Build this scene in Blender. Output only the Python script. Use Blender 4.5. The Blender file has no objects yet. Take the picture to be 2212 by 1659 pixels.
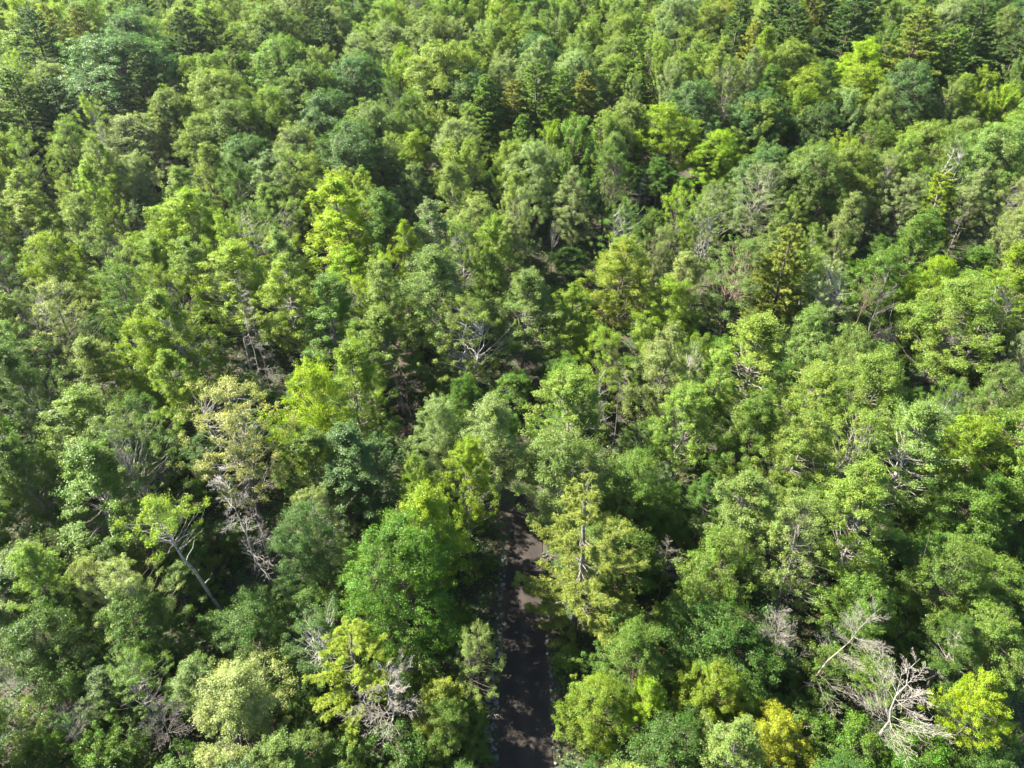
import bpy, math, random
import numpy as np
from mathutils import Vector, noise

# ------------------------------------------------------------ camera, world, sun, exposure
S = bpy.context.scene
COL = S.collection
CAM_H, PITCH, TANX = 56.0, math.radians(38.0), 0.72
cam = bpy.data.objects.new('camera', bpy.data.cameras.new('camera'))
COL.objects.link(cam); S.camera = cam
cam.location = (0, 0, CAM_H)
cam.rotation_euler = (math.pi/2 - PITCH, 0, 0)
cam.data.angle = 2*math.atan(TANX)
cam.data.clip_start, cam.data.clip_end = 0.5, 12000

SUN_EL, SUN_AZ = math.radians(42), math.radians(-72)      # azimuth from +Y, clockwise; negative = left of the view
W = bpy.data.worlds.new('World'); S.world = W; W.use_nodes = True
nt = W.node_tree
bg = nt.nodes['Background']; bg.inputs['Strength'].default_value = 0.055
sky = nt.nodes.new('ShaderNodeTexSky'); sky.sky_type = 'NISHITA'; sky.sun_disc = False
sky.sun_elevation = SUN_EL; sky.sun_rotation = SUN_AZ
nt.links.new(sky.outputs[0], bg.inputs[0])
sd = bpy.data.lights.new('sun', 'SUN'); sd.energy = 5.0; sd.angle = math.radians(0.5); sd.color = (1, .92, .76)
sun = bpy.data.objects.new('sun', sd); COL.objects.link(sun)
sdir = Vector((math.sin(SUN_AZ)*math.cos(SUN_EL), math.cos(SUN_AZ)*math.cos(SUN_EL), math.sin(SUN_EL)))
sun.rotation_euler = sdir.to_track_quat('Z', 'Y').to_euler()
S.view_settings.view_transform = 'Standard'; S.view_settings.look = 'None'
S.view_settings.exposure = 3.0; S.view_settings.gamma = 1
S.cycles.max_bounces = 6; S.cycles.diffuse_bounces = 3; S.cycles.glossy_bounces = 2
S.cycles.transmission_bounces = 4; S.cycles.transparent_max_bounces = 4; S.cycles.volume_bounces = 0

R = random.Random(7)
RN = np.random.default_rng(11)

# ------------------------------------------------------------ terrain and projection
def sstep(a, b, x):
    t = min(1, max(0, (x-a)/(b-a))); return t*t*(3-2*t)
def ground_z(x, y):
    z = 15.0*sstep(60, 165, y) + 14*sstep(160, 420, y)
    n = noise.noise(Vector((x/55, y/45, 1.3)))*2.2*sstep(8, 30, abs(x-1)+max(0, y-75)*.6)
    return z + n
CP, SP = math.cos(PITCH), math.sin(PITCH)
def project(x, y, z):                       # world point to a 2212-wide picture
    d = y*CP - (z-CAM_H)*SP
    if d < 1: return None
    up = y*SP + (z-CAM_H)*CP
    return (1106 + x/d*1536, 829.5 - up/d*1536, d)
def at(u, v, h):                            # where a ray through (u, v) meets the level h metres over the ground
    dx, dy = (u-1106)/1536, -(v-829.5)/1536
    D = Vector((dx, CP+dy*SP, -SP+dy*CP))
    t = 15.0
    while t < 900:
        p = D*t
        if CAM_H + p.z < ground_z(p.x, p.y) + h: break
        t += .2
    return p.x, p.y, t
def trail_x(y): return 1.05 + .55*math.sin((y-30)/26)*sstep(28, 60, y) + .012*max(0, y-45)
def trail_w(y): return 1.72 + .35*(1-sstep(22, 46, y)) - 1.1*sstep(47, 56, y)

# ------------------------------------------------------------ materials
def mat(name, build):
    m = bpy.data.materials.new(name); m.use_nodes = True
    n, l = m.node_tree.nodes, m.node_tree.links
    build(n, l, n['Principled BSDF'], n['Material Output']); return m
def ramp(n, l, src, stops):
    r = n.new('ShaderNodeValToRGB'); l.new(src, r.inputs[0])
    while len(r.color_ramp.elements) < len(stops): r.color_ramp.elements.new(.5)
    for e, (p, c) in zip(r.color_ramp.elements, stops): e.position = p; e.color = (*c, 1)
    return r.outputs[0]
def tex(n, l, scale, detail=6, co='Object', rough=.6):
    c = n.new('ShaderNodeTexCoord'); t = n.new('ShaderNodeTexNoise')
    t.inputs['Scale'].default_value = scale; t.inputs['Detail'].default_value = detail; t.inputs['Roughness'].default_value = rough
    l.new(c.outputs[co], t.inputs['Vector']); return t.outputs['Fac']
def leaf_mat(rough, trans, spec):
    def b(n, l, p, out):
        oi = n.new('ShaderNodeObjectInfo'); at_ = n.new('ShaderNodeAttribute'); at_.attribute_name = 'var'
        hs = n.new('ShaderNodeHueSaturation')
        sep = n.new('ShaderNodeSeparateColor'); l.new(at_.outputs['Color'], sep.inputs[0])
        def mr(src, a, c):
            m = n.new('ShaderNodeMapRange'); m.inputs['To Min'].default_value = a; m.inputs['To Max'].default_value = c
            l.new(src, m.inputs['Value']); return m.outputs[0]
        l.new(oi.outputs['Color'], hs.inputs['Color'])
        l.new(mr(sep.outputs[0], .462, .53), hs.inputs['Hue'])
        l.new(mr(sep.outputs[1], .60, 1.45), hs.inputs['Value'])
        l.new(mr(sep.outputs[2], .98, 1.22), hs.inputs['Saturation'])
        l.new(hs.outputs[0], p.inputs['Base Color'])
        p.inputs['Roughness'].default_value = rough; p.inputs['Specular IOR Level'].default_value = spec
        tr = n.new('ShaderNodeBsdfTranslucent')
        g = n.new('ShaderNodeMix'); g.data_type = 'RGBA'; g.blend_type = 'MULTIPLY'; g.inputs['Factor'].default_value = 1
        l.new(hs.outputs[0], g.inputs[6]); g.inputs[7].default_value = (1.75, 1.9, .55, 1)
        l.new(g.outputs[2], tr.inputs['Color'])
        mx = n.new('ShaderNodeMixShader'); mx.inputs[0].default_value = trans
        l.new(p.outputs[0], mx.inputs[1]); l.new(tr.outputs[0], mx.inputs[2]); l.new(mx.outputs[0], out.inputs['Surface'])
    return b
M_LEAF = mat('leaf', leaf_mat(.5, .42, .28))
M_NEEDLE = mat('needle', leaf_mat(.6, .3, .2))
def bark(n, l, p, out):
    oi = n.new('ShaderNodeObjectInfo')
    c = ramp(n, l, tex(n, l, 3.5, 8), [(.36, (.18, .16, .14)), (.46, (.75, .74, .72)), (.7, (1, 1, 1))])
    g = n.new('ShaderNodeMix'); g.data_type = 'RGBA'; g.blend_type = 'MULTIPLY'; g.inputs['Factor'].default_value = 1
    l.new(oi.outputs['Color'], g.inputs[6]); l.new(c, g.inputs[7]); l.new(g.outputs[2], p.inputs['Base Color'])
    p.inputs['Roughness'].default_value = .85
M_BARK = mat('bark', bark)
def soil(n, l, p, out):
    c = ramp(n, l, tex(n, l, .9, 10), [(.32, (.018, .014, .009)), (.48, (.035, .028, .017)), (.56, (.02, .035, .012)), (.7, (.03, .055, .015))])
    l.new(c, p.inputs['Base Color']); p.inputs['Roughness'].default_value = 1
M_SOIL = mat('forest_floor', soil)
def gravel(n, l, p, out):
    a = tex(n, l, .55, 5); b = tex(n, l, 14, 6, rough=.8)
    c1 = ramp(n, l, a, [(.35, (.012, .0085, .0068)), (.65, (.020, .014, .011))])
    c2 = ramp(n, l, b, [(.3, (.45, .45, .45)), (.55, (1, 1, 1)), (.72, (1.9, 1.85, 1.8))])
    g = n.new('ShaderNodeMix'); g.data_type = 'RGBA'; g.blend_type = 'MULTIPLY'; g.inputs['Factor'].default_value = 1
    l.new(c1, g.inputs[6]); l.new(c2, g.inputs[7])
    at_ = n.new('ShaderNodeAttribute'); at_.attribute_name = 'var'
    g2 = n.new('ShaderNodeMix'); g2.data_type = 'RGBA'; g2.blend_type = 'MULTIPLY'; g2.inputs['Factor'].default_value = 1
    l.new(g.outputs[2], g2.inputs[6]); l.new(at_.outputs['Color'], g2.inputs[7]); l.new(g2.outputs[2], p.inputs['Base Color'])
    bp = n.new('ShaderNodeBump'); bp.inputs['Distance'].default_value = .05; l.new(b, bp.inputs['Height']); l.new(bp.outputs[0], p.inputs['Normal'])
    p.inputs['Roughness'].default_value = .95
M_GRAVEL = mat('gravel', gravel)
def rock(n, l, p, out):
    oi = n.new('ShaderNodeObjectInfo')
    c = ramp(n, l, tex(n, l, 3, 8), [(.3, (.45, .43, .42)), (.6, (1, 1, 1)), (.75, (.7, .75, .6))])
    g = n.new('ShaderNodeMix'); g.data_type = 'RGBA'; g.blend_type = 'MULTIPLY'; g.inputs['Factor'].default_value = 1
    l.new(oi.outputs['Color'], g.inputs[6]); l.new(c, g.inputs[7]); l.new(g.outputs[2], p.inputs['Base Color'])
    p.inputs['Roughness'].default_value = .9
M_ROCK = mat('rock', rock)

# ------------------------------------------------------------ mesh helpers (numpy)
def mesh_np(name, V, F, m, var=None, smooth=False):
    V = np.asarray(V, np.float32); F = np.asarray(F, np.int32); k = F.shape[1]
    me = bpy.data.meshes.new(name)
    me.vertices.add(len(V)); me.vertices.foreach_set('co', V.ravel())
    me.loops.add(F.size); me.loops.foreach_set('vertex_index', F.ravel())
    me.polygons.add(len(F)); me.polygons.foreach_set('loop_start', np.arange(0, F.size, k, dtype=np.int32))
    me.polygons.foreach_set('loop_total', np.full(len(F), k, np.int32))
    if smooth: me.polygons.foreach_set('use_smooth', np.ones(len(F), bool))
    if var is not None:
        a = me.attributes.new('var', 'FLOAT_COLOR', 'FACE')
        c = np.ones((len(F), 4), np.float32); c[:, :3] = var; a.data.foreach_set('color', c.ravel())
    me.materials.append(m); me.update(); return me
def unit(a): return a/np.maximum(np.linalg.norm(a, axis=1, keepdims=True), 1e-9)
def quads(C, N, T, L, Wd):                  # rhombic leaves: centre, normal, tip direction, length, width
    N = unit(N); T = unit(T - N*np.sum(T*N, 1, keepdims=True)); B = np.cross(N, T)
    L = L[:, None]/2; Wd = Wd[:, None]/2
    fold = N*Wd*.35
    V = np.stack([C-T*L, C+B*Wd+fold, C+T*L, C-B*Wd+fold], 1).reshape(-1, 3)
    return V, np.arange(len(C)*4).reshape(-1, 4)
def tubes(paths, sides=6):                  # paths: [(points, radii)]
    Vs, Fs, o = [], [], 0
    ang = np.linspace(0, 2*np.pi, sides, endpoint=False); ca, sa = np.cos(ang), np.sin(ang)
    for P, r in paths:
        P = np.asarray(P, float); r = np.asarray(r, float); n = len(P)
        T = unit(np.gradient(P, axis=0)); ref = np.array([1., .13, .07]) if abs(T[0, 2]) > .6 else np.array([.05, .1, 1.])
        A = unit(np.cross(T, ref)); B = np.cross(T, A)
        V = P[:, None]+(A[:, None]*ca[None, :, None]+B[:, None]*sa[None, :, None])*r[:, None, None]
        Vs.append(V.reshape(-1, 3))
        i = np.arange(n-1)[:, None]*sides; j = np.arange(sides)[None]; k = (j+1) % sides
        Fs.append((np.stack([i+j, i+k, i+sides+k, i+sides+j], -1)+o).reshape(-1, 4)); o += n*sides
    return np.concatenate(Vs), np.concatenate(Fs)
def polyline(a, b, n, wob, rng, sag=0.):
    t = np.linspace(0, 1, n)[:, None]; a = np.asarray(a, float); b = np.asarray(b, float)
    P = a+(b-a)*t; j = rng.normal(0, wob, (n, 3)); j[0] = j[-1] = 0
    P += j; P[:, 2] += sag*4*(t*(1-t))[:, 0]; return P

# ------------------------------------------------------------ tree prototypes: (trunk mesh, crown mesh, height, crown width)
def make_trunk(H, r0, lean, wob, rng, n=9, top=1.0):
    t = np.linspace(0, 1, n)
    P = np.stack([lean[0]*t**1.3, lean[1]*t**1.3, H*top*t-.4*(t == 0)], 1); P[1:-1, :2] += rng.normal(0, wob, (n-2, 2))
    return P, r0*(1-t*.9)**.8+.012
def on(P, z):
    return np.array([np.interp(z, P[:, 2], P[:, 0]), np.interp(z, P[:, 2], P[:, 1]), z])
def leaf_clump(rng, centres, radii, flat, nsub, nleaf, size, upb, outb, axis, elong=None):
    """leaves in sub-clumps around every clump centre; normals lean outwards and up"""
    nc = len(centres)
    C = np.repeat(centres, nsub, 0); Rr = np.repeat(radii, nsub)
    cv = np.repeat(rng.random((nc, 3)), nsub, 0)
    d = unit(rng.normal(size=(len(C), 3))); rad = rng.random(len(C))**.45
    off = d*(rad*Rr)[:, None]; off[:, 2] *= flat
    if elong is not None:
        E = np.repeat(elong, nsub, 0); s = rng.uniform(-1, 1, len(C))[:, None]
        off = off*.38*(1.1-.6*np.abs(s)) + E*s
    SC = C+off
    L = np.repeat(SC, nleaf, 0); Ls = np.repeat(np.minimum(Rr*.72, .42)*rng.uniform(.6, 1.3, len(Rr)), nleaf)
    dl = unit(rng.normal(size=(len(L), 3)))
    P = L+dl*(Ls*rng.random(len(L))**.5)[:, None]*np.array([1, 1, .75])
    outw = unit(P-np.repeat(np.repeat(axis, nsub, 0), nleaf, 0))
    sub_out = unit(P-np.repeat(C, nleaf, 0))
    N = outw*outb*.8 + sub_out*.35 + np.array([0, 0, upb*.8]) + rng.normal(0, .72, (len(L), 3))
    T = rng.normal(size=(len(L), 3))+np.array([0, 0, -.3])
    sz = size*rng.uniform(.65, 1.3, len(L))
    V, F = quads(P, N, T, sz, sz*.85)
    sv = np.repeat(rng.random((len(C), 3)), nleaf, 0)
    var = np.clip(.40*rng.random((len(L), 3))+.30*np.repeat(cv, nleaf, 0)+.30*sv, 0, 1)
    return V, F, var
def broadleaf(name, seed, H, r0, base, R0, prof, nclump, crad, flat=.62, nsub=9, nleaf=26, size=.13, lean=.5,
              upb=.5, outb=.5, inner=.25, flame=0, stems=1, dead=0, limbr=.05, lob=.22):
    rng = np.random.default_rng(seed)
    paths, thin = [], []
    ln = rng.normal(0, lean, 2)
    P, r = make_trunk(H, r0, ln, .10, rng, top=.93); paths.append((P, r))
    stemsP = [P]
    for s in range(stems-1):
        a = rng.uniform(0, 2*np.pi); z0 = H*rng.uniform(.05, .4); b = on(P, z0)
        e = np.array([np.cos(a)*R0*.6, np.sin(a)*R0*.6, H*rng.uniform(.75, .9)])
        Q = polyline(b, e, 7, .12, rng, 0); paths.append((Q, np.linspace(r0*.6, .02, 7))); stemsP.append(Q)
    ph = rng.uniform(0, 6.28, 6); cen = []
    k = 0
    while len(cen) < nclump and k < nclump*30:
        k += 1
        t = rng.random()**.85; a = rng.uniform(0, 2*np.pi)
        lobe = 1+lob*(np.sin(2*a+ph[0]+3*t)*.6+np.sin(3*a+ph[1]-5*t)*.5+np.sin(5*a+ph[2]+9*t)*.35)
        rr = R0*prof(t)*lobe
        rf = rng.uniform(.15, .65) if rng.random() < inner else rng.uniform(.64, 1.12)
        z = H*(base+(1-base)*t)*1.0 + rng.normal(0, .3)
        ax = on(P, min(z, H*.9)); c = ax+np.array([np.cos(a)*rr*rf, np.sin(a)*rr*rf, 0]); c[2] = z
        hole = noise.noise(Vector((c[0]*.62+seed, c[1]*.62, c[2]*.5)))
        if hole < -.13 and rng.random() < .9: continue
        c = c+(c-ax)*max(0, hole)*.45
        if all(np.linalg.norm(c-o) > crad*.58 for o in cen[-60:]): cen.append(c)
    cen = np.array(cen); rad = crad*rng.uniform(.5, 1.4, len(cen))
    axis = np.array([on(P, min(max(H*base, c[2]-abs(rng.normal(1.2, .3))-.4*R0*.5), H*.9)) for c in cen])
    el = None
    if flame:
        out = cen-axis; out[:, 2] = 0; out = unit(out+1e-6)
        el = unit(out*.45+np.array([0, 0, 1.])+rng.normal(0, .12, cen.shape))*(flame*rng.uniform(.6, 1.3, len(cen)))[:, None]
    V, F, var = leaf_clump(rng, cen, rad, flat, nsub, nleaf, size, upb, outb, axis, el)
    for i, c in enumerate(cen):
        Q = stemsP[rng.integers(len(stemsP))]
        d = np.linalg.norm(c[:2]-on(Q, min(c[2], Q[-1, 2]))[:2])
        z = max(Q[0, 2]+.3, min(c[2]-d*rng.uniform(.5, 1.0), Q[-1, 2]*.97)); a = on(Q, z)
        thin.append((polyline(a, c, 5, .09, rng, -.12), np.linspace(limbr*rng.uniform(.6, 1.2), .012, 5)))
    for i in range(dead):                     # bare snags poking out under the crown
        z = H*rng.uniform(.25, .8); a = rng.uniform(0, 6.28); q = on(P, z); Ls = rng.uniform(1, 2.6)
        e = q+np.array([np.cos(a)*Ls, np.sin(a)*Ls, rng.uniform(-.2, 1.2)])
        thin.append((polyline(q, e, 5, .1, rng), np.linspace(.04, .014, 5)))
    V1, F1 = tubes(paths, 8); V2, F2 = tubes(thin, 4)
    tm = mesh_np(name+'_trunk', np.concatenate([V1, V2]), np.concatenate([F1, F2+len(V1)]), M_BARK, smooth=True)
    cm = mesh_np(name+'_crown', V, F, M_LEAF, var)
    wid = np.percentile(np.abs(V[:, 0]-ln[0]*.6), 97)+np.percentile(np.abs(V[:, 1]-ln[1]*.6), 97)
    return dict(trunk=tm, crown=cm, H=float(np.percentile(V[:, 2], 99.7)), W=float(wid), top=(float(ln[0]*.9), float(ln[1]*.9)), base=base)
def conifer(name, seed, H, r0, base, R0, prof, step, nb, blade=.24, droop=0., dense=1., lenw=.05, gaps=.12, fan=1., K=11):
    rng = np.random.default_rng(seed)
    P, r = make_trunk(H, r0, rng.normal(0, .25, 2), .05, rng, 10, top=1.0)
    thin, PC, PD = [], [], []
    z = H*base
    while z < H*.985:
        t = (z/H-base)/(1-base); Rl = R0*prof(t); a0 = rng.uniform(0, 6.28)
        for i in range(nb):
            if rng.random() < gaps: continue
            a = a0+i*2*np.pi/nb+rng.normal(0, .28); L = Rl*rng.uniform(.5, 1.2)+.15
            zz = z+rng.normal(0, step*.3); b = on(P, min(zz, H*.99))
            rise = (.12+.75*t**1.5)*L - droop*L
            dirh = np.array([np.cos(a), np.sin(a), 0]); e = b+dirh*L; e[2] += rise
            Q = polyline(b, e, 6, .05*L**.5, rng, -.06*L); thin.append((Q, np.linspace(.012+.007*L, .007, 6)))
            ns = max(3, int(L*7*dense)); s = rng.uniform(.16, 1.0, ns)**.65
            s = np.concatenate([s, [1.0, .97]])
            for q in s:
                c = np.array([np.interp(q, np.linspace(0, 1, 6), Q[:, k]) for k in range(3)])
                side = rng.choice([-1, 1])*rng.uniform(.3, 1.05)*(.55+.45*fan); ca, sa = np.cos(side), np.sin(side)
                dv = np.array([dirh[0]*ca-dirh[1]*sa, dirh[0]*sa+dirh[1]*ca, rng.uniform(.05, .35)])
                bl = min(.30*L, .85)*(1.25-.8*q)*rng.uniform(.5, 1.25)*fan+.12
                m = max(2, int(bl/.13))
                for w in range(m):
                    PC.append(c+dv*bl*(w+.5)/m); PD.append(dv)
        z += step*rng.uniform(.75, 1.25)*(1-.35*t)
    PC, PD = np.array(PC), unit(np.array(PD))
    C = np.repeat(PC, K, 0)+rng.normal(0, .055, (len(PC)*K, 3)); D = np.repeat(PD, K, 0)*.9+rng.normal(0, .55, (len(PC)*K, 3))+np.array([0, 0, .18])
    D = unit(D); N = np.array([0, 0, .75])+rng.normal(0, .6, C.shape)
    sz = blade*rng.uniform(.6, 1.2, len(C)); V, F = quads(C+D*sz[:, None]*.4, N, D, sz, np.full(len(C), lenw))
    var = np.clip(.5*rng.random((len(C), 3))+.5*np.repeat(rng.random((len(PC), 3)), K, 0), 0, 1)
    V1, F1 = tubes([(P, r)], 8); V2, F2 = tubes(thin, 4)
    tm = mesh_np(name+'_trunk', np.concatenate([V1, V2]), np.concatenate([F1, F2+len(V1)]), M_BARK, smooth=True)
    return dict(trunk=tm, crown=mesh_np(name+'_crown', V, F, M_NEEDLE, var), H=float(H), W=float(2*R0*.74), top=(0, 0), base=base)
def dead_tree(name, seed, H, r0, spread, nlimb, base=.3, up=.8, lean=(0, 0), twig=1.0, depth=3, fork=False):
    rng = np.random.default_rng(seed)
    P, r = make_trunk(H, r0, lean, .09, rng, 10); r = r0*(1-np.linspace(0, 1, 10)*.93)
    out = []
    def grow(out, a, d, L, rad, lev):
        n = 6; d = d/np.linalg.norm(d); Q = polyline(a, a+d*L, n, L*.022, rng, 0)
        Q[:, 2] += np.linspace(0, 1, n)**2*L*.13*up*(lev == depth-1)
        out.append((Q, np.linspace(rad, max(rad*.28, .005), n)))
        if lev <= 0: return
        m = int(rng.integers(10, 16)*twig) if lev == depth-1 else int(rng.integers(3, 6)*twig)
        sg = rng.choice([-1, 1])
        for i in range(m):
            q = .12+.86*(i+rng.random())/m; sg = -sg; tt = np.linspace(0, 1, n)
            c = np.array([np.interp(q, tt, Q[:, k]) for k in range(3)]); th = sg*rng.uniform(.45, .95)
            dd = np.array([d[0]*math.cos(th)-d[1]*math.sin(th), d[0]*math.sin(th)+d[1]*math.cos(th), d[2]+rng.normal(.05, .3)])
            grow(out, c, dd, L*rng.uniform(.22, .5)*(1.25-.85*q), max(rad*(1-.7*q)*.5, .0045), lev-1)
    limbs = []
    for i in range(nlimb):
        out = []
        t = rng.uniform(base, .97)
        if fork: t = rng.uniform(base, base+.25)
        a = rng.uniform(0, 6.28)+i*2.4; q = on(P, H*t)
        L = spread*(1.15-.75*(t-base)/(1-base))*rng.uniform(.6, 1.15)
        grow(out, q, np.array([np.cos(a), np.sin(a), up*rng.uniform(.4, 1.3)]), L, max(.012, r0*.19*(1.1-t*.6)), depth-1)
        limbs.append(mesh_np(name+'_branch', *tubes(out, 4), M_BARK, smooth=True))
    tm = mesh_np(name+'_trunk', *tubes([(P, r)], 8), M_BARK, smooth=True)
    return dict(trunk=tm, branches=limbs, H=float(H), W=float(spread*2.3), top=tuple(lean), base=base)

egg = lambda t: max(.08, math.sin(math.pi*min(1, (t*.86+.14)))**.62*(1.05-.35*t))
oval = lambda t: max(.1, math.sin(math.pi*(t*.82+.14))**.6)
dome = lambda t: max(.1, math.sqrt(max(0, 1-(t*.98)**2.3)))*(.72+.28*min(1, t*3))
vase = lambda t: max(.15, (.45+.6*t)*math.sqrt(max(0, 1-t**5)))
cone = lambda t: (1-t)**.85*min(1, .55+2.5*t)+.02
pinep2 = lambda t: max(.05, (1-t)**.72*min(1, .4+2.1*t))
pinep = lambda t: max(.05, (1-t)**.8*min(1, .7+1.3*t))
PR = {}
PR['aspen'] = [broadleaf(f'aspen{i}', 100+i, 16+i*.5, .13, .32, 2.5, egg, 240, .50, size=.088, nsub=5, nleaf=42, dead=3, lean=.6, limbr=.025, flame=.45, lob=.34, flat=.9, inner=.3) for i in range(5)]
PR['thin'] = [broadleaf(f'thin{i}', 130+i, 15+i, .13, .3, 2.8, oval, 190, .48, size=.082, nsub=5, nleaf=36, dead=9, limbr=.024, stems=2, lean=.8, flame=.3, lob=.4, flat=.9) for i in range(4)]
PR['maple'] = [broadleaf(f'maple{i}', 160+i, 13, .15, .18, 3.2, oval, 290, .58, size=.096, nsub=6, nleaf=40, dead=1, outb=.6, upb=.6, lob=.32, flat=.75, limbr=.025) for i in range(4)]
PR['bigmaple'] = [broadleaf('bigmaple0', 180, 16, .22, .12, 5.2, oval, 620, .72, size=.105, nsub=7, nleaf=38, dead=2, outb=.6, upb=.6, lob=.35, flat=.7, stems=3, limbr=.035)]
PR['flame'] = [broadleaf(f'flame{i}', 190+i, 14.5, .18, .3, 3.3, dome, 120, .62, size=.12, nsub=13, nleaf=26, flame=1.4, stems=3, upb=.4, limbr=.03) for i in range(3)]
PR['oak'] = [broadleaf(f'oak{i}', 220+i, 15, .22, .3, 5.2, dome, 430, .78, flat=.8, nsub=7, nleaf=32, size=.125, inner=.12, stems=3, outb=.8, upb=.6, limbr=.04, lob=.3) for i in range(4)]
PR['bush'] = [broadleaf(f'bush{i}', 250+i, 6, .05, .06, 1.9, oval, 90, .46, size=.09, nsub=5, nleaf=36, lean=.25, flame=.25, limbr=.02) for i in range(3)]
PR['snagtop'] = [broadleaf('snagtop', 270, 16, .15, .76, 2.5, dome, 70, .44, size=.095, nsub=5, nleaf=30, dead=3, lean=.1, limbr=.025, lob=.5)]
PR['pine'] = [conifer(f'pine{i}', 300+i, 17, .2, .16, 4.4, pinep, .8, 7, blade=.26, lenw=.07, gaps=.15) for i in range(3)]
PR['bigpine'] = [conifer(f'bigpine{i}', 340+i, 17, .2, .08, 5.0, pinep2, 1.2, 6, blade=.24, dense=1.25, lenw=.036, gaps=.14, fan=.62, K=15) for i in range(2)]
PR['cone'] = [conifer(f'cone{i}', 320+i, 13, .15, .12, 2.8, cone, .5, 7, blade=.2, dense=1.1, lenw=.06, gaps=.05) for i in range(2)]
PR['dead'] = [dead_tree('dead0', 400, 13, .075, 2.3, 24, .38, 1.0), dead_tree('dead1', 401, 12, .075, 2.6, 26, .3, .7, (.5, .3)),
              dead_tree('dead2', 402, 14, .075, 1.6, 28, .22, .1, (.3, .2), .7), dead_tree('dead3', 403, 11, .10, 3.6, 11, .3, 1.5, (.4, 0), .9, 3, True)]

# ------------------------------------------------------------ placing things
LAB = set()
def hexc(h): return tuple((int(h[i:i+2], 16)/255)**2.2 for i in (0, 2, 4))
COLN = {   # leaf base colours
 'bright yellow-green': (.142, .208, .024), 'yellow-green': (.122, .178, .028), 'golden green': (.150, .185, .032),
 'light green': (.112, .164, .038), 'pale grey-green': (.130, .165, .062), 'pale cream-green': (.160, .185, .075),
 'mid green': (.074, .124, .027), 'deep green': (.045, .088, .019), 'blue-green': (.056, .104, .038),
 'silvery green': (.125, .168, .078), 'olive green': (.125, .148, .036), 'dark green': (.040, .074, .022),
 'rich green': (.060, .118, .020), 'yellow': (.200, .220, .032), 'soft green': (.100, .145, .045)}
BARKS = {'white': (.30, .29, .275), 'grey': (.13, .12, .11), 'brown': (.08, .062, .048), 'pale': (.19, .175, .165), 'red': (.13, .09, .075), 'bone': (.23, .215, .20)}
def uniq(label):
    s = label; k = 2
    if s in LAB: print('DUP', s)
    LAB.add(s); return s
def place(kind, x, y, h, w, colour, bk, label, cat, group, rot=None, tilt=(0, 0), var=None, name=None):
    ps = PR[kind]; p = ps[var % len(ps)] if var is not None else R.choice(ps)
    e = bpy.data.objects.new(name or cat.replace(' ', '_')+('_tree' if cat not in ('shrub', 'dead tree') else ''), None); COL.objects.link(e)
    e.location = (x, y, ground_z(x, y)); e.empty_display_size = .3
    e.rotation_euler = (tilt[0], tilt[1], rot if rot is not None else R.uniform(0, 6.28))
    sz = h/p['H']; sw = w/p['W']; e.scale = (sw, sw, sz)
    e['label'] = label; e['category'] = cat
    if group: e['group'] = group
    for part in ('trunk', 'crown', 'branches'):
        if part in p:
            if part == 'branches':
                for me in p[part]:
                    o = bpy.data.objects.new('branch', me); COL.objects.link(o); o.parent = e; o.color = (*bk, 1)
                continue
            o = bpy.data.objects.new(part, p[part]); COL.objects.link(o); o.parent = e
            if part == 'crown':
                j = R.uniform(.86, 1.16); o.color = (colour[0]*j*R.uniform(.93, 1.07), colour[1]*j, colour[2]*j, 1)
            else: o.color = (*bk, 1)
    return e
CATS = {'bigmaple': 'maple', 'bigpine': 'pine', 'aspen': 'aspen', 'thin': 'birch', 'maple': 'maple', 'flame': 'maple', 'oak': 'oak', 'bush': 'shrub', 'snagtop': 'birch', 'pine': 'pine', 'cone': 'spruce', 'dead': 'dead tree'}
GRP = {'aspen': 'aspens through the forest', 'birch': 'open-crowned birches', 'maple': 'maples through the forest', 'oak': 'broad oaks of the far slope',
       'shrub': 'shrubs under the trees', 'pine': 'white pines', 'spruce': 'young conical spruces', 'dead tree': 'bare dead trees'}

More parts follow.
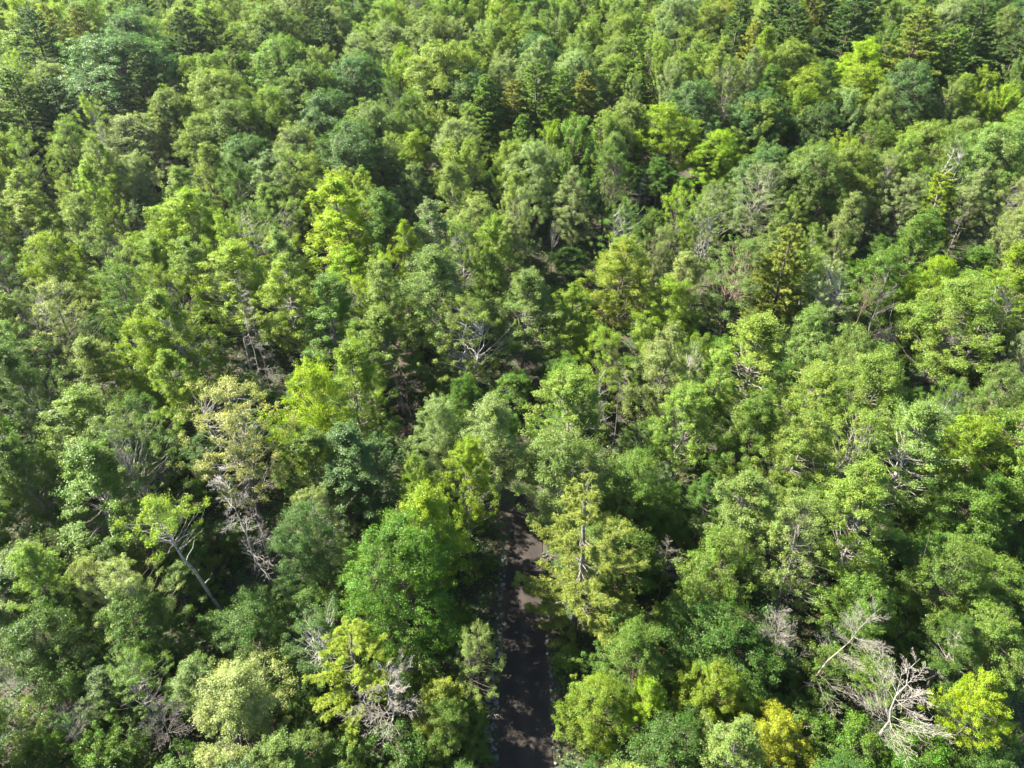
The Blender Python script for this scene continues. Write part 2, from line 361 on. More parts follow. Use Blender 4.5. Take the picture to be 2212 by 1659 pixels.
# hero trees: u, v of the top, kind, height, crown width in picture units, colour, bark, label, (tilt_x, tilt_y), variant, rot
H_ = [
 # --- near rows
 (1268, 1062, 'bigpine', 18, 285, 'olive green', 'grey', 'tall olive white pine leaning its branches over the dirt track', (0, 0), 0, .3),
 (742, 1362, 'bigpine', 12, 215, 'golden green', 'grey', 'yellowish pine left of the track, above the white bare tree', (0, 0), 1, 1.3),
 (850, 1140, 'bigmaple', 15, 290, 'rich green', 'brown', 'big rich green maple along the left side of the track', (0, 0), 0, 0),
 (930, 1032, 'aspen', 16, 155, 'bright yellow-green', 'white', 'brightest yellow-green aspen left of the dark track gap', (0, 0), 1, 0),
 (1000, 968, 'aspen', 15, 110, 'bright yellow-green', 'pale', 'narrow lime green aspen just behind the brightest yellow one', (0, 0), 2, 0),
 (880, 985, 'aspen', 13, 90, 'yellow-green', 'pale', 'small lime aspen left behind the brightest yellow aspen', (0, 0), 3, 1),
 (640, 798, 'maple', 17, 175, 'bright yellow-green', 'grey', 'large lime green round crown in the left middle', (0, 0), 1, 0),
 (740, 745, 'aspen', 17, 140, 'yellow-green', 'pale', 'yellow-green aspen right behind the large lime crown', (0, 0), 4, 0),
 (470, 835, 'thin', 18, 215, 'pale cream-green', 'pale', 'pale cream-green poplar above the bare white birch stem', (0, 0), 0, 0),
 (310, 1080, 'snagtop', 16, 150, 'yellow-green', 'white', 'leaning birch with long bare white stem and small yellow top', (0.02, -.17), 0, 0),
 (240, 1235, 'thin', 12, 150, 'pale cream-green', 'pale', 'ragged cream-leaved birch below the leaning white stem', (0, 0), 1, 0),
 (480, 1462, 'maple', 10, 215, 'pale cream-green', 'grey', 'cream-yellow bushy tree at the bottom left edge', (0, 0), 2, 0),
 (400, 1420, 'aspen', 10, 130, 'soft green', 'grey', 'soft green tree behind the cream-yellow bushy one', (0, 0), 3, 0),
 (765, 925, 'aspen', 15, 165, 'blue-green', 'brown', 'dark bluish aspen in the dip left of the track', (0, 0), 0, 0),
 (645, 1105, 'maple', 13, 150, 'blue-green', 'brown', 'shaded blue-green tree right of the bare white birch stem', (0, 0), 3, 0),
 (925, 872, 'maple', 14, 140, 'silvery green', 'brown', 'silvery pale crown right of the dark bluish aspen', (0, 0), 1, 0),
 (1075, 842, 'aspen', 16, 150, 'pale grey-green', 'grey', 'pale grey-green crown beside the black gap, left side', (0, 0), 1, 0),
 (995, 815, 'maple', 10, 85, 'rich green', 'brown', 'small saturated green tree under the forked white birch', (0, 0), 2, 0),
 (1225, 822, 'aspen', 16, 165, 'light green', 'pale', 'light green aspen beside the black gap, right side', (0, 0), 2, 0),
 (1250, 935, 'maple', 15, 200, 'soft green', 'pale', 'wide soft green crown behind the tall olive pine', (0, 0), 0, 0),
 (1385, 990, 'maple', 13, 160, 'mid green', 'brown', 'mid green crown right behind the tall olive pine', (0, 0), 3, 0),
 (1240, 780, 'maple', 10, 105, 'rich green', 'brown', 'small rich green round crown at the head of the gap', (0, 0), 1, 2),
 (1440, 692, 'aspen', 18, 140, 'pale grey-green', 'grey', 'tall grey-green aspen with reddish lower stem right of centre', (0, 0), 3, 0),
 (1640, 690, 'aspen', 18, 180, 'light green', 'pale', 'broad light green twin crown in the right middle', (0, 0), 4, 0),
 (1560, 745, 'aspen', 17, 110, 'light green', 'pale', 'slim light green aspen left against the broad twin crown', (0, 0), 0, 2),
 (1490, 850, 'aspen', 15, 125, 'light green', 'pale', 'light green crown left of the bare twiggy aspens, right of centre', (0, 0), 2, 0),
 (1790, 770, 'aspen', 17, 150, 'light green', 'pale', 'light aspen crown at left end of the big right-hand stand', (0, 0), 1, 0),
 (1900, 760, 'maple', 16, 190, 'light green', 'pale', 'round light crown leading the big right-hand stand', (0, 0), 2, 0),
 (1740, 880, 'aspen', 17, 160, 'light green', 'pale', 'aspen with showing pale limbs on left of right-hand stand', (0, 0), 3, 0),
 (1860, 890, 'thin', 17, 190, 'light green', 'grey', 'open light crown with grey limbs inside right-hand stand', (0, 0), 2, 0),
 (2000, 880, 'aspen', 17, 160, 'soft green', 'white', 'soft green crown at right end of the right-hand stand', (0, 0), 4, 0),
 (2150, 900, 'maple', 14, 160, 'yellow-green', 'grey', 'yellow-green round crown near right edge, halfway down', (0, 0), 0, 0),
 (1960, 1055, 'aspen', 17, 180, 'light green', 'pale', 'bright leaning poplar crown in the lower right', (0, .08), 2, 1),
 (1790, 1100, 'thin', 16, 200, 'soft green', 'grey', 'wide soft green poplar left of the bright leaning crown', (0, .05), 1, 1),
 (1650, 1030, 'aspen', 15, 160, 'soft green', 'grey', 'soft green aspen with dark stem below, lower right middle', (0, 0), 0, 0),
 (2100, 1180, 'maple', 13, 170, 'mid green', 'grey', 'mid green crown right of bright leaning poplar', (0, 0), 3, 0),
 (1560, 1170, 'maple', 12, 170, 'mid green', 'brown', 'mid green crown right of the small bare tree', (0, 0), 0, 4),
 (1900, 1250, 'maple', 11, 170, 'mid green', 'brown', 'green understorey maple below the bright leaning poplar', (0, 0), 1, 3),
 (1390, 1365, 'maple', 10, 160, 'mid green', 'brown', 'mid green tree right of the pine foot', (0, 0), 2, 3),
 (1300, 1475, 'maple', 8, 150, 'yellow-green', 'brown', 'yellow-green bush on the right verge near the bottom edge', (0, 0), 3, 3),
 (1400, 1490, 'aspen', 8, 110, 'bright yellow-green', 'brown', 'lime bush right of the verge bush at the bottom', (0, 0), 3, 2),
 (1540, 1440, 'maple', 9, 130, 'yellow-green', 'brown', 'narrow yellow-green tree at bottom, right of the lime bush', (0, 0), 0, 3),
 (1710, 1565, 'maple', 8, 150, 'yellow', 'brown', 'golden yellow bushy tree at the bottom right', (0, 0), 1, 2),
 (2172, 1468, 'aspen', 11, 120, 'bright yellow-green', 'grey', 'bright yellow crown in the bottom right corner', (0, 0), 2, 2),
 (925, 1478, 'aspen', 7.5, 100, 'golden green', 'brown', 'golden bush right behind the white bare tree', (0, 0), 1, 2),
 (965, 1530, 'maple', 7, 120, 'mid green', 'brown', 'low green bush by the left rock edging', (0, 0), 2, 2),
 (280, 1290, 'maple', 10, 170, 'deep green', 'brown', 'deep green tree under the ragged cream birch', (0, 0), 3, 2),
 (530, 1300, 'maple', 9, 160, 'deep green', 'brown', 'deep green tree at the foot of the white birch stems', (0, 0), 0, 2),
 (80, 1350, 'maple', 10, 200, 'deep green', 'brown', 'deep green crown in the bottom left corner area', (0, 0), 1, 2),
 (20, 1180, 'aspen', 13, 110, 'light green', 'grey', 'light crown cut by the left edge low down', (0, 0), 1, 2),
 # --- left middle
 (120, 870, 'aspen', 16, 170, 'light green', 'grey', 'light aspen near left edge under the white forked stems', (0, 0), 2, 0),
 (250, 900, 'thin', 17, 190, 'soft green', 'pale', 'soft green poplar with bare forked limb, left side', (0, 0), 3, 0),
 (150, 970, 'aspen', 16, 180, 'mid green', 'grey', 'shaded aspen below the forked-limb poplar', (0, 0), 4, 0),
 (350, 630, 'aspen', 18, 135, 'yellow-green', 'white', 'tall yellow-green aspen over white stems at left', (0, 0), 0, 0),
 (270, 690, 'maple', 15, 150, 'yellow-green', 'brown', 'round yellow-green crown left of the tall aspen over white stems', (0, 0), 1, 0),
 (470, 540, 'aspen', 17, 150, 'yellow-green', 'white', 'yellow-green crown above the long bare white stems', (0, 0), 2, 0),
 (600, 545, 'aspen', 18, 140, 'yellow-green', 'white', 'yellow-green aspen right of the long white stems', (0, 0), 3, 0),
 (690, 600, 'aspen', 17, 140, 'mid green', 'pale', 'mid green aspen with pale stem, left of centre', (0, 0), 4, 0),
 (740, 385, 'aspen', 19, 150, 'bright yellow-green', 'grey', 'tall lime aspen rising left of centre, beside a dark tree', (0, 0), 0, 0),
 (835, 400, 'aspen', 18, 130, 'deep green', 'brown', 'dark aspen right of the tall lime one', (0, 0), 1, 0),
 (375, 420, 'aspen', 17, 120, 'bright yellow-green', 'grey', 'lime crown above a dark hollow on the left', (0, 0), 2, 0),
 (85, 510, 'maple', 15, 130, 'yellow-green', 'grey', 'yellow-green crown at the left edge, a third down', (0, 0), 3, 0),
 (90, 610, 'thin', 16, 150, 'pale cream-green', 'pale', 'pale straw-green open crown near the left edge', (0, 0), 0, 0),
 (950, 520, 'aspen', 18, 170, 'soft green', 'grey', 'soft green tall crown just left of centre', (0, 0), 1, 0),
 (1060, 475, 'aspen', 16, 90, 'yellow-green', 'grey', 'slim yellow-green crown over reddish stems near centre', (0, 0), 2, 0),
 (1340, 508, 'aspen', 17, 150, 'golden green', 'brown', 'golden-leaved crown right of centre', (0, 0), 3, 0),
 (1130, 590, 'aspen', 16, 140, 'soft green', 'grey', 'soft green crown left of the dark hollow at centre', (0, 0), 4, 0),
 (1000, 660, 'thin', 15, 175, 'light green', 'white', 'white-limbed forked birch in the middle of the photo', (0, 0), 1, 0),
 (1440, 610, 'maple', 14, 130, 'yellow-green', 'brown', 'yellow-green crown behind the tall grey-green aspen', (0, 0), 1, 0),
 (1715, 490, 'pine', 19, 140, 'olive green', 'brown', 'olive larch-like pine over a dark hollow on the right', (0, 0), 2, 0),
 (1600, 520, 'thin', 17, 170, 'soft green', 'red', 'tree with reddish forked limbs left of the olive pine', (0, 0), 2, 0),
 (1820, 560, 'thin', 16, 130, 'silvery green', 'white', 'silvery birch between olive pine and reddish bare tree', (0, 0), 3, 0),
 (2090, 600, 'maple', 15, 200, 'light green', 'grey', 'big light crown at right behind the grey fan tree', (0, 0), 2, 0),
 (2040, 560, 'maple', 13, 110, 'bright yellow-green', 'brown', 'lime crown right behind the grey fan-shaped dead tree', (0, 0), 3, 0),
 (1330, 120, 'maple', 14, 100, 'light green', 'brown', 'light green far crown behind the row of pines', (0, 0), 3, 0),
 # --- far landmarks
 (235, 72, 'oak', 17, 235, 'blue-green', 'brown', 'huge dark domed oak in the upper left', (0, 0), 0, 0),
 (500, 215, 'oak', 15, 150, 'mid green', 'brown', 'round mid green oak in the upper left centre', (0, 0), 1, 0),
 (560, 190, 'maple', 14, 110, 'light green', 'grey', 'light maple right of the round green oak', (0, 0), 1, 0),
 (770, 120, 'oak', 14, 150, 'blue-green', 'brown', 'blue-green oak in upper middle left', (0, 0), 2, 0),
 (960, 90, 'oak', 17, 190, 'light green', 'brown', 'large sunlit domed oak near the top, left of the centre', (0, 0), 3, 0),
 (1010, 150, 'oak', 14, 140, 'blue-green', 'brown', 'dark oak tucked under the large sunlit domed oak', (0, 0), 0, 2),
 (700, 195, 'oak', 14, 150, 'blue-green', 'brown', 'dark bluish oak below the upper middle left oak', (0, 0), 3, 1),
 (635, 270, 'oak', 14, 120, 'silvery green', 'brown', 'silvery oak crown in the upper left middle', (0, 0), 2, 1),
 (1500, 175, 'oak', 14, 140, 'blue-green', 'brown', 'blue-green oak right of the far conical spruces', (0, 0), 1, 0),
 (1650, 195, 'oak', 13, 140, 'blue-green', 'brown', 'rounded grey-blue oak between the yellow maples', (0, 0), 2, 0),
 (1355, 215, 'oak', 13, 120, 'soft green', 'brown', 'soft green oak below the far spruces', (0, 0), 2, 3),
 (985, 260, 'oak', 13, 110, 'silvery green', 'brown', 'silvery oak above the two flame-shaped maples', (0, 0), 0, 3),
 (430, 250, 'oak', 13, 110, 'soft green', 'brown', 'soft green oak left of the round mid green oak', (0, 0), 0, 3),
 (1460, 222, 'maple', 14, 120, 'bright yellow-green', 'brown', 'bright yellow maple in the upper right middle', (0, 0), 0, 0),
 (1560, 285, 'maple', 12, 110, 'bright yellow-green', 'brown', 'second yellow maple, lower right of the first', (0, 0), 3, 0),
 (1745, 185, 'flame', 13, 90, 'yellow-green', 'brown', 'lime flame-shaped maple on the upper right', (0, 0), 0, 0),
 (1645, 210, 'flame', 13, 110, 'light green', 'brown', 'light maple with upright finger-like shoots, upper right', (0, 0), 1, 0),
 (1870, 85, 'maple', 14, 110, 'bright yellow-green', 'brown', 'bright yellow maple under the dark top right pines', (0, 0), 2, 0),
 (1880, 140, 'maple', 13, 110, 'yellow-green', 'brown', 'yellow-green crown just below the top right yellow maple', (0, 0), 0, 0),
 (1250, 250, 'flame', 14, 90, 'mid green', 'brown', 'dense green flame-shaped maple right of the centre top', (0, 0), 2, 0),
 (1320, 240, 'flame', 13, 90, 'light green', 'brown', 'light flame-shaped maple beside the dense green one', (0, 0), 0, 2),
 (1190, 265, 'flame', 12, 80, 'bright yellow-green', 'brown', 'small yellow flame-shaped maple left of the dense green one', (0, 0), 1, 2),
 (1000, 300, 'flame', 14, 100, 'light green', 'grey', 'light flame-shaped maple above the centre', (0, 0), 2, 1),
 (880, 355, 'maple', 12, 80, 'silvery green', 'grey', 'silvery small crown above the soft green tall crown', (0, 0), 1, 0),
 (280, 330, 'maple', 13, 90, 'silvery green', 'grey', 'silver-leaved maple in the upper left middle', (0, 0), 2, 0),
 (1650, 355, 'thin', 15, 160, 'silvery green', 'grey', 'silvery aspen in the right middle distance', (0, 0), 2, 0),
 (1775, 225, 'oak', 12, 100, 'dark green', 'brown', 'dark rounded crown right of the lime flame maple', (0, 0), 3, 2),
 (1042, 168, 'cone', 15, 85, 'mid green', 'brown', 'pointed green spruce standing alone above the centre', (0, 0), 0, 0),
 (1268, 158, 'cone', 14, 80, 'olive green', 'brown', 'pointed olive spruce right of the pine group', (0, 0), 1, 0),
 (1160, 130, 'pine', 17, 110, 'mid green', 'brown', 'tallest pine of the far group near the top middle', (0, 0), 0, 0),
 (1215, 150, 'pine', 15, 95, 'mid green', 'brown', 'green pine right of the tallest far pine', (0, 0), 1, 0),
 (1110, 175, 'pine', 14, 85, 'olive green', 'brown', 'olive pine left of the tallest far pine', (0, 0), 2, 0),
 (1135, 250, 'cone', 12, 70, 'mid green', 'brown', 'small spruce in front of the far pine group', (0, 0), 0, 3),
 (1190, 262, 'cone', 11, 60, 'mid green', 'brown', 'small spruce right of the other small far one', (0, 0), 1, 3),
 (1375, 60, 'pine', 18, 95, 'mid green', 'brown', 'straight tall pine at the top right of centre', (0, 0), 0, 1),
 (1600, 0, 'pine', 17, 110, 'dark green', 'brown', 'dark pine cut by top edge, right of centre', (0, 0), 1, 1),
 (1720, 10, 'pine', 17, 110, 'dark green', 'brown', 'dark pine by the top edge, second of the right group', (0, 0), 2, 1),
 (1850, -10, 'pine', 18, 120, 'dark green', 'brown', 'dark pine by the top edge, third of the right group', (0, 0), 0, 2),
 (1995, 20, 'pine', 20, 150, 'olive green', 'brown', 'broad olive pine in the upper right corner', (0, 0), 1, 2),
 (2070, 60, 'pine', 17, 130, 'mid green', 'brown', 'green pine against the broad upper right pine', (0, 0), 2, 2),
 (2130, 0, 'pine', 18, 120, 'dark green', 'brown', 'dark pine at the top right corner', (0, 0), 0, 3),
 (290, 120, 'pine', 17, 95, 'dark green', 'brown', 'dark pine just in front of the huge upper left oak', (0, 0), 1, 3),
 (100, 170, 'pine', 16, 130, 'dark green', 'brown', 'dark bushy pine near the upper left corner', (0, 0), 2, 3),
 (20, 150, 'pine', 18, 130, 'mid green', 'brown', 'green pine cut by the left edge near the top', (0, 0), 0, 4),
 (575, 45, 'pine', 16, 95, 'dark green', 'brown', 'dark pine near the top left of centre', (0, 0), 1, 4),
 (390, 20, 'pine', 17, 110, 'dark green', 'brown', 'dark pine near the top edge on the left', (0, 0), 2, 4),
 (450, 10, 'pine', 17, 100, 'mid green', 'brown', 'green pine right of the dark left top pine', (0, 0), 0, 5),
 (700, 10, 'pine', 16, 90, 'dark green', 'brown', 'dark pine at the top edge left of centre', (0, 0), 1, 5),
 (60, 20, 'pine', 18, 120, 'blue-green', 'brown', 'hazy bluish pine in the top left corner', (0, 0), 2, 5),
 (2050, 375, 'pine', 14, 120, 'yellow-green', 'pale', 'thin yellowish pine in the right middle distance', (0, 0), 1, 4),
]
D_ = [  # dead trees: top u, v, height, crown width, bark, label, tilt, variant, rot
 (830, 1440, 11, 260, 'bone', 'white bare dead tree at the bottom, left of the track', (0, 0), 0, 0),
 (2040, 1470, 12, 320, 'bone', 'large white bare tree leaning right at the bottom right edge', (0, .16), 0, 1),
 (1895, 1315, 13, 250, 'pale', 'tangled grey bare tree leaning right in the lower right', (0, .25), 1, 0),
 (1760, 1340, 11, 170, 'pale', 'grey bare tree left of the tangled leaning one', (0, .10), 1, 2),
 (1447, 1158, 9, 110, 'pale', 'small grey bare tree right of the tall olive pine', (0, 0), 0, 2),
 (95, 1520, 9, 230, 'bone', 'thick-limbed bare tree in the bottom left corner', (0, 0), 3, 1),
 (215, 1490, 11, 170, 'grey', 'grey twiggy dead tree by the bottom left corner', (0, -.18), 0, 3),
 (488, 1530, 8, 90, 'red', 'small reddish dead tree left of the cream-yellow bush', (0, 0), 2, 0),
 (455, 985, 17, 150, 'white', 'bare white birch stem with dead side branches, lower left', (0, -.08), 2, 1),
 (520, 1030, 15, 120, 'grey', 'grey dead stem just right of the bare white birch', (0, -.02), 2, 2),
 (868, 735, 15, 120, 'red', 'reddish dead fir skeleton left of the centre', (0, 0), 2, 3),
 (1300, 795, 14, 100, 'white', 'white bare aspen with upright twigs right of the gap', (0, 0), 0, 4),
 (1345, 775, 14, 70, 'pale', 'pale bare stem right beside the white bare aspen', (0, 0), 2, 4),
 (455, 610, 17, 90, 'white', 'long bare white stem leaning left, left side', (0, -.14), 2, 5),
 (520, 640, 16, 80, 'pale', 'second bare stem right of the long white one', (0, -.05), 2, 6),
 (1925, 540, 16, 120, 'red', 'reddish forked bare tree on the right', (0, .06), 3, 1),
 (1975, 590, 14, 110, 'pale', 'pale bare tree right behind the reddish forked one', (0, .2), 1, 1),
 (2030, 655, 13, 130, 'pale', 'grey fan-shaped dead tree on the right', (0, .2), 3, 2),
 (2190, 670, 12, 110, 'bone', 'bone-white bare stem near the right edge', (0, .25), 1, 3),
 (2120, 385, 14, 100, 'bone', 'bone-white bare tree in the upper right middle', (0, .1), 3, 4),
 (1895, 395, 12, 70, 'bone', 'bone-white bare branch tree in the upper right middle, smaller', (0, .15), 3, 5),
 (1195, 435, 12, 80, 'white', 'white bare treetop just above the centre', (0, 0), 3, 6),
 (1390, 355, 11, 60, 'pale', 'pale dead top in the middle distance, right of centre', (0, 0), 0, 6),
 (35, 470, 15, 90, 'grey', 'grey bare tree by the left edge in shade', (0, 0), 0, 7),
 (2180, 1140, 14, 130, 'pale', 'pale bare forked trunk at the lower right edge', (0, .2), 3, 3),
 (10, 1400, 11, 130, 'bone', 'white bare branch cut by the lower left edge', (0, .1), 1, 5),
 (1325, 190, 10, 60, 'red', 'reddish bare patch tree behind the olive spruce', (0, 0), 0, 8),
 (1735, 860, 15, 60, 'white', 'white bare top among the right-hand aspen stand', (0, 0), 3, 7),
 (2100, 460, 12, 60, 'pale', 'pale slim bare tree under the bone-white one, right', (0, .1), 2, 7),
]
placed = []                                   # x, y, r
STEMS = [(330, 490, 1120, 1370), (420, 590, 980, 1330), (430, 570, 620, 850), (1650, 1790, 640, 760), (1265, 1345, 790, 950), (830, 900, 740, 930), (1370, 1450, 880, 1030), (1060, 1110, 1180, 1300), (330, 380, 780, 860)]
boxes = []                                    # u0, u1, v0, v1, y : parts of the picture a nearer filler must not cover
for (u, v, kind, h, w, c, b, lab, tl, va, ro) in H_:
    x, y, t = at(u, v, h); wm = w/1536*t; x -= math.sin(tl[1])*h
    place(kind, x, y, h, wm, COLN[c], BARKS[b], uniq(lab), CATS[kind], GRP[CATS[kind]], ro, tl, va)
    placed.append((x, y, wm*.36)); boxes.append((u-w*.36, u+w*.36, v, v+w*(.9 if y < 85 else .5), y))
for (u, v, h, w, b, lab, tl, va, ro) in D_:
    p = PR['dead'][va]; tx = math.sin(tl[1])*h
    q = project(*((lambda a: (a[0], a[1], ground_z(a[0], a[1])))(at(u, v, h))))
    x, y, t = at(u, v, h); x -= tx; wm = w/1536*t
    place('dead', x, y, h, wm, (0, 0, 0), BARKS[b], uniq(lab), 'dead tree', GRP['dead tree'], ro, tl, va)
    placed.append((x, y, 1.3)); boxes.append((u-w*.4, u+w*.4, v, v+w*1.3, y))

for a, b, c0, d in STEMS:                      # stretches where bare stems show between the crowns
    boxes.append((a, b, c0, d, at((a+b)/2, c0, 15)[1]))
# ---- the rest of the forest
COLWORD = {'bright yellow-green': 'lime green', 'golden green': 'golden green'}
def choose(u, v, x, y):
    n = noise.noise(Vector((x/22, y/22, 5))); r = min(.999, max(0, .5+noise.noise(Vector((x/26, y/26, 9)))*.8+R.gauss(0, .22)))
    def pick(L): return L[int(min(.999, max(0, .5+n*.9+R.gauss(0, .2)))*len(L))]
    if v < 330:
        if r < .33: k = 'oak'
        elif r < .50: k = 'maple'
        elif r < .68: k = 'flame'
        elif r < .80: k = 'aspen'
        else: k = 'pine' if v < 190 and (u < 800 or u > 1450) and R.random() < .5 else 'thin'
        if v < 110 and (u < 300 or u > 1550) and R.random() < .25: k = 'pine'
        if k == 'pine': c = R.choice(['dark green', 'mid green', 'olive green'])
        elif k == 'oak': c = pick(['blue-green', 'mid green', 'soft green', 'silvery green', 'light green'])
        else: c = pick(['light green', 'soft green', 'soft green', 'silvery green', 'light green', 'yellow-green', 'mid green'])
    elif v < 800:
        k = R.choice(['aspen', 'aspen', 'aspen', 'maple', 'thin', 'thin'] + (['oak'] if v < 420 else []) + (['flame'] if v < 560 else []))
        if u < 900: c = pick(['yellow-green', 'yellow-green', 'light green', 'light green', 'soft green', 'mid green', 'bright yellow-green'])
        else: c = pick(['soft green', 'light green', 'light green', 'pale grey-green', 'mid green', 'silvery green', 'yellow-green'])
    else:
        k = R.choice(['aspen', 'aspen', 'maple', 'maple', 'thin'])
        if u < 1106: c = pick(['deep green', 'deep green', 'mid green', 'mid green', 'soft green', 'pale grey-green'])
        else: c = pick(['deep green', 'mid green', 'light green', 'soft green', 'mid green'])
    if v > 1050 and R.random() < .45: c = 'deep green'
    return k, c
SIZ = {'aspen': (16, 5.8), 'thin': (15.5, 5.8), 'maple': (14, 7.4), 'flame': (14, 7.2), 'oak': (15, 10.5), 'pine': (17, 8)}
def labelled(kind, c, cat, x, y, h):
    p = project(x, y, ground_z(x, y)+h*.8); a, b = p[0]/22.12, p[1]/16.59
    shape = {'aspen': 'oval-crowned aspen', 'thin': 'open-crowned birch', 'maple': 'round-crowned maple', 'flame': 'maple with upright shoots',
             'oak': 'broad domed oak', 'pine': 'feathery pine', 'bush': 'understorey shrub'}[kind]
    a, b = min(max(a, 0), 100), min(max(b, 0), 100)
    s = f'{COLWORD.get(c, c)} {shape} {a:.0f} percent across, {b:.0f} percent down the photo'
    if s in LAB: s = f'{COLWORD.get(c, c)} {shape} {a:.1f} percent across, {b:.1f} percent down the photo'
    return uniq(s)
grid = {}
def gadd(x, y, r): grid.setdefault((int(x//12), int(y//12)), []).append((x, y, r))
for q in placed: gadd(*q)
def free(x, y, r):
    i, j = int(x//12), int(y//12)
    return all((x-a)**2+(y-b)**2 > (r+c)**2 for di in (-1, 0, 1) for dj in (-1, 0, 1) for a, b, c in grid.get((i+di, j+dj), ()))
CAP = {'maple': 225, 'aspen': 225, 'oak': 250, 'birch': 230, 'pine': 60}
count = {}
tries = 0
while tries < 26000:
    tries += 1
    y = 8+235*R.random()**.9; x = R.uniform(-1, 1)*(y*.95+38)
    g = ground_z(x, y); p = project(x, y, g+14)
    if p is None or p[0] < -190 or p[0] > 2330 or p[1] > 1800 or p[1] < -110: continue
    if abs(x-trail_x(y)) < (3.9 if y < 43 else 2.2 if y < 62 else 1.6 if y < 84 else 0) : continue
    k, c = choose(p[0], p[1], x, y)
    if count.get(CATS[k], 0) > CAP.get(CATS[k], 270): k = min(('aspen', 'oak', 'maple', 'thin'), key=lambda q: count.get(CATS[q], 0)/(1.6 if q == 'aspen' else 1))
    h0, w0 = SIZ[k]; h = h0*R.uniform(.82, 1.12); w = w0*R.uniform(.8, 1.25)
    if y < 45: h *= .66; w *= .9
    fr = w*(.335 if y > 95 else .35 if y > 60 else .31)
    if not free(x, y, fr): continue
    q = project(x, y, g+h*.93); wpx = w/q[2]*1536
    if any(a < q[0]+wpx*.35 and q[0]-wpx*.35 < b and c0 < q[1]+wpx*.5 and q[1] < d and y < yy for a, b, c0, d, yy in boxes):
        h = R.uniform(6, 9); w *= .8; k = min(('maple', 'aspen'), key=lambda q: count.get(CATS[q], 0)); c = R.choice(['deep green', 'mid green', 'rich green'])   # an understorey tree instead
        q = project(x, y, g+h*.9); wpx = w/q[2]*1536
        if any(a < q[0]+wpx*.3 and q[0]-wpx*.3 < b and c0 < q[1]+wpx*.4 and q[1] < d and y < yy for a, b, c0, d, yy in boxes): continue
    gadd(x, y, fr); cat = CATS[k]; count[cat] = count.get(cat, 0)+1
    bk = BARKS['white' if k == 'thin' and R.random() < .2 else R.choice(['grey', 'pale', 'brown']) if k in ('aspen', 'thin') else 'brown']
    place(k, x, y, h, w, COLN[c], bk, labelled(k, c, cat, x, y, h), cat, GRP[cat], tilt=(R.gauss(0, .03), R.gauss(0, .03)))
# ---- shrubs below, in the near half
n = 0
for _ in range(2600):
    y = 16+70*R.random()**1.4; x = R.uniform(-1, 1)*(y*.75+18)
    p = project(x, y, 4)
    if p is None or not (-60 < p[0] < 2270 and p[1] < 1700): continue
    if abs(x-trail_x(y)) < 2.9+R.random(): continue
    if not free(x, y, .55): continue
    h = R.uniform(2.5, 5.5) if abs(x-1) > 6 else R.uniform(1.2, 3.2); gadd(x, y, .8); n += 1
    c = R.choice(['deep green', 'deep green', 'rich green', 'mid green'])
    place('bush', x, y, h, h*R.uniform(.65, .95), COLN[c], BARKS['brown'], labelled('bush', c, 'shrub', x, y, h), 'shrub', GRP['shrub'])
    if n >= 290: break
count['shrub'] = n
print('COUNT', count)

# ------------------------------------------------------------ ground, track, rocks, undergrowth
def tag(o, label=None, cat=None, group=None, kind=None):
    for k, v in (('label', label), ('category', cat), ('group', group), ('kind', kind)):
        if v: o[k] = v
def link(name, me): o = bpy.data.objects.new(name, me); COL.objects.link(o); return o
xs = np.concatenate([[-6000, -2500, -1000, -500], np.arange(-300, 301, 4.), [500, 1000, 2500, 6000]])
ys = np.concatenate([[-3000, -800, -200], np.arange(-60, 341, 4.), [420, 700, 1500, 4000, 8000]])
G = np.array([[(x, y, ground_z(x, y)) for x in xs] for y in ys]).reshape(-1, 3)
nx = len(xs); F = [(j*nx+i, j*nx+i+1, (j+1)*nx+i+1, (j+1)*nx+i) for j in range(len(ys)-1) for i in range(nx-1)]
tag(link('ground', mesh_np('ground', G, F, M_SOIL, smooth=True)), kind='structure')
V, F = [], []
for i, y in enumerate(np.arange(-10, 92, 1.)):
    for j in range(17):
        s = j/8-1; e = .22*noise.noise(Vector((s*3, y*.5, 2))) if abs(s) == 1 else 0
        x = trail_x(y)+s*trail_w(y)+e
        V.append((x, y, ground_z(x, y)+.06+.05*(1-s*s)))
for i in range(101):
    for j in range(16): a = i*17+j; F.append((a, a+1, a+18, a+17))
tag(link('dirt_track', mesh_np('dirt_track', V, F, M_GRAVEL, var=np.repeat(np.tile([1.5, 1.1, .9, .8, .78, .85, 1.0, 1.15, 1.15, 1.0, .85, .78, .8, .9, 1.1, 1.5], 101)[:, None]*RN.uniform(.92, 1.08, 16*101)[:, None], 3, 1), smooth=True)), kind='structure')

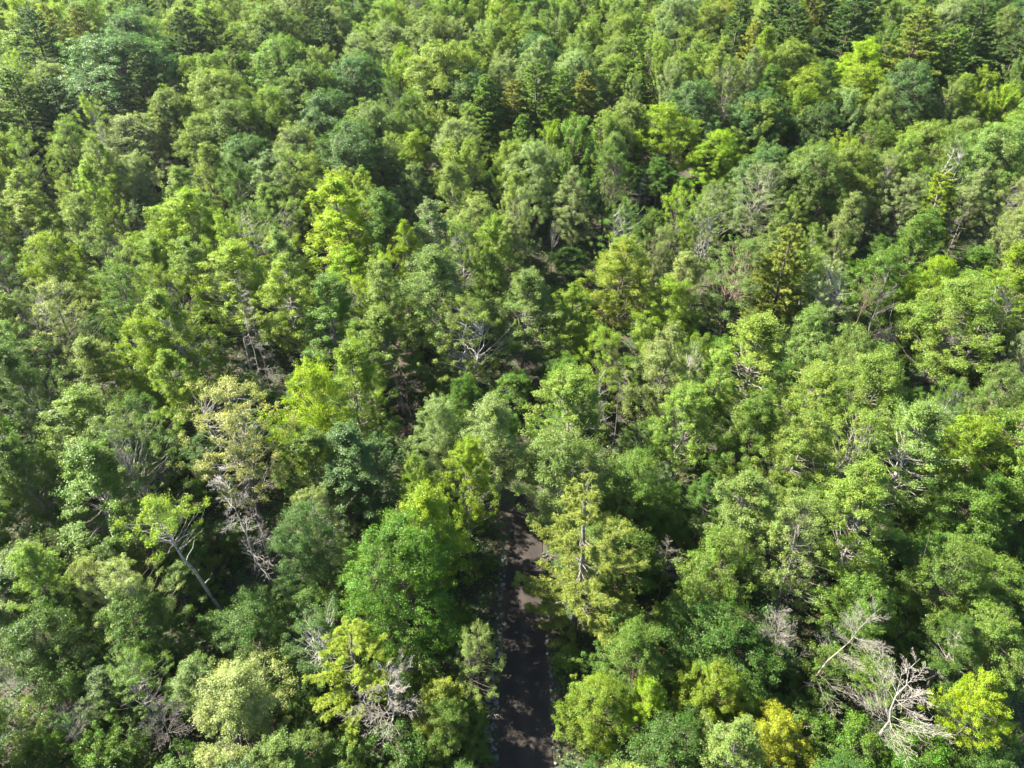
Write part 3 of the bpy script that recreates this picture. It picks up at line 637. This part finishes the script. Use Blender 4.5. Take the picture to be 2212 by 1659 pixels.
def rock_mesh(i):
    rng = np.random.default_rng(600+i); import bmesh
    bm = bmesh.new(); bmesh.ops.create_icosphere(bm, subdivisions=2, radius=.5)
    pl = [(unit(rng.normal(size=(1, 3)))[0], rng.uniform(.28, .42)) for _ in range(9)]
    for v in bm.verts:
        p = np.array(v.co)
        for nrm, d in pl:
            k = p@nrm
            if k > d: p = p-nrm*(k-d)
        v.co = p*np.array([1.15, .9, .75])+rng.normal(0, .012, 3)
    me = bpy.data.meshes.new('rock'); bm.to_mesh(me); bm.free(); me.materials.append(M_ROCK); return me
RM = [rock_mesh(i) for i in range(6)]
nr = 0
while nr < 240:
    side = R.choice([-1, -1, 1]); y = 21+24*R.random()**1.25
    if nr % 3 == 0 and side < 0: y = R.uniform(25.5, 32)
    off = trail_w(y)+(R.uniform(.02, 1.35) if side < 0 and 25 < y < 32 else abs(R.gauss(.0, .4)))+.08
    x = trail_x(y)+side*off; s = R.uniform(.14, .5)*(1 if side < 0 else .85)
    o = link('rock', RM[nr % 6]); o.location = (x, y, ground_z(x, y)+s*.2); o.scale = (s*R.uniform(.8, 1.2), s*R.uniform(.8, 1.2), s)
    o.rotation_euler = (R.uniform(-.5, .5), R.uniform(-.5, .5), R.uniform(0, 6.28))
    g = R.uniform(.06, .17); o.color = (g*1.03, g, g*.97, 1)
    p = project(*o.location); tone = 'pale' if g > .12 else 'dark'
    tag(o, f"{tone} grey angular rock {'left' if side < 0 else 'right'} of the track, {p[0]/22.12:.1f} percent across, {p[1]/16.59:.1f} percent down", 'rock',
        'rocks piled along the track edges'); nr += 1

# undergrowth: one mass of leaves close to the ground
N = 330000
y = RN.uniform(10, 110, N); x = RN.uniform(-1, 1, N)*(y*.8+30)
tx = np.array([trail_x(v) for v in np.arange(0, 121)]); txx = np.interp(y, np.arange(0, 121), tx)
keep = (np.abs(x-txx) > 2.2+RN.random(N)*.8) | (y > 90)
x, y = x[keep], y[keep]
near = np.clip((60-y)/30, 0, 1)
cl = near*1.2+np.sin(x*1.7+np.sin(y*1.1)*2)+np.sin(y*1.9+np.sin(x*.8)*2)+np.sin(x*.5+y*.37)
hh = np.clip(.35+.35*cl, .05, 1.6)
gz = np.array([ground_z(a, b) for a, b in zip(x[::1], y[::1])])
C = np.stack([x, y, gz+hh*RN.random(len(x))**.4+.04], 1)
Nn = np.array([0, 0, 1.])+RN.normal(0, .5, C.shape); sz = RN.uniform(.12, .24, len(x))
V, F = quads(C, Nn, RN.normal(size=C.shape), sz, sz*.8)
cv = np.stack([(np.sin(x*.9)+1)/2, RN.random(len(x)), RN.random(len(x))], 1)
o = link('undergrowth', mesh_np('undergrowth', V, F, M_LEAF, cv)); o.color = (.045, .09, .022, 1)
tag(o, 'low dark green leafy undergrowth covering the forest floor', 'undergrowth', kind='stuff')

# ------------------------------------------------------------ haze over the whole valley
def hz(n, l, p, out):
    n.remove(p); v = n.new('ShaderNodeVolumePrincipled'); v.inputs['Color'].default_value = (.80, .90, 1, 1)
    v.inputs['Density'].default_value = .00006; v.inputs['Anisotropy'].default_value = .5
    l.new(v.outputs[0], out.inputs['Volume'])
bx = np.array([(x, y, z) for x in (-340, 340) for y in (-60, 440) for z in (-6., 62.)])
hm = mesh_np('haze', bx, [(0, 1, 3, 2), (4, 6, 7, 5), (0, 4, 5, 1), (2, 3, 7, 6), (0, 2, 6, 4), (1, 5, 7, 3)], mat('haze', hz))
o = link('haze', hm); tag(o, 'thin pale summer haze over the far trees', 'haze', kind='stuff')
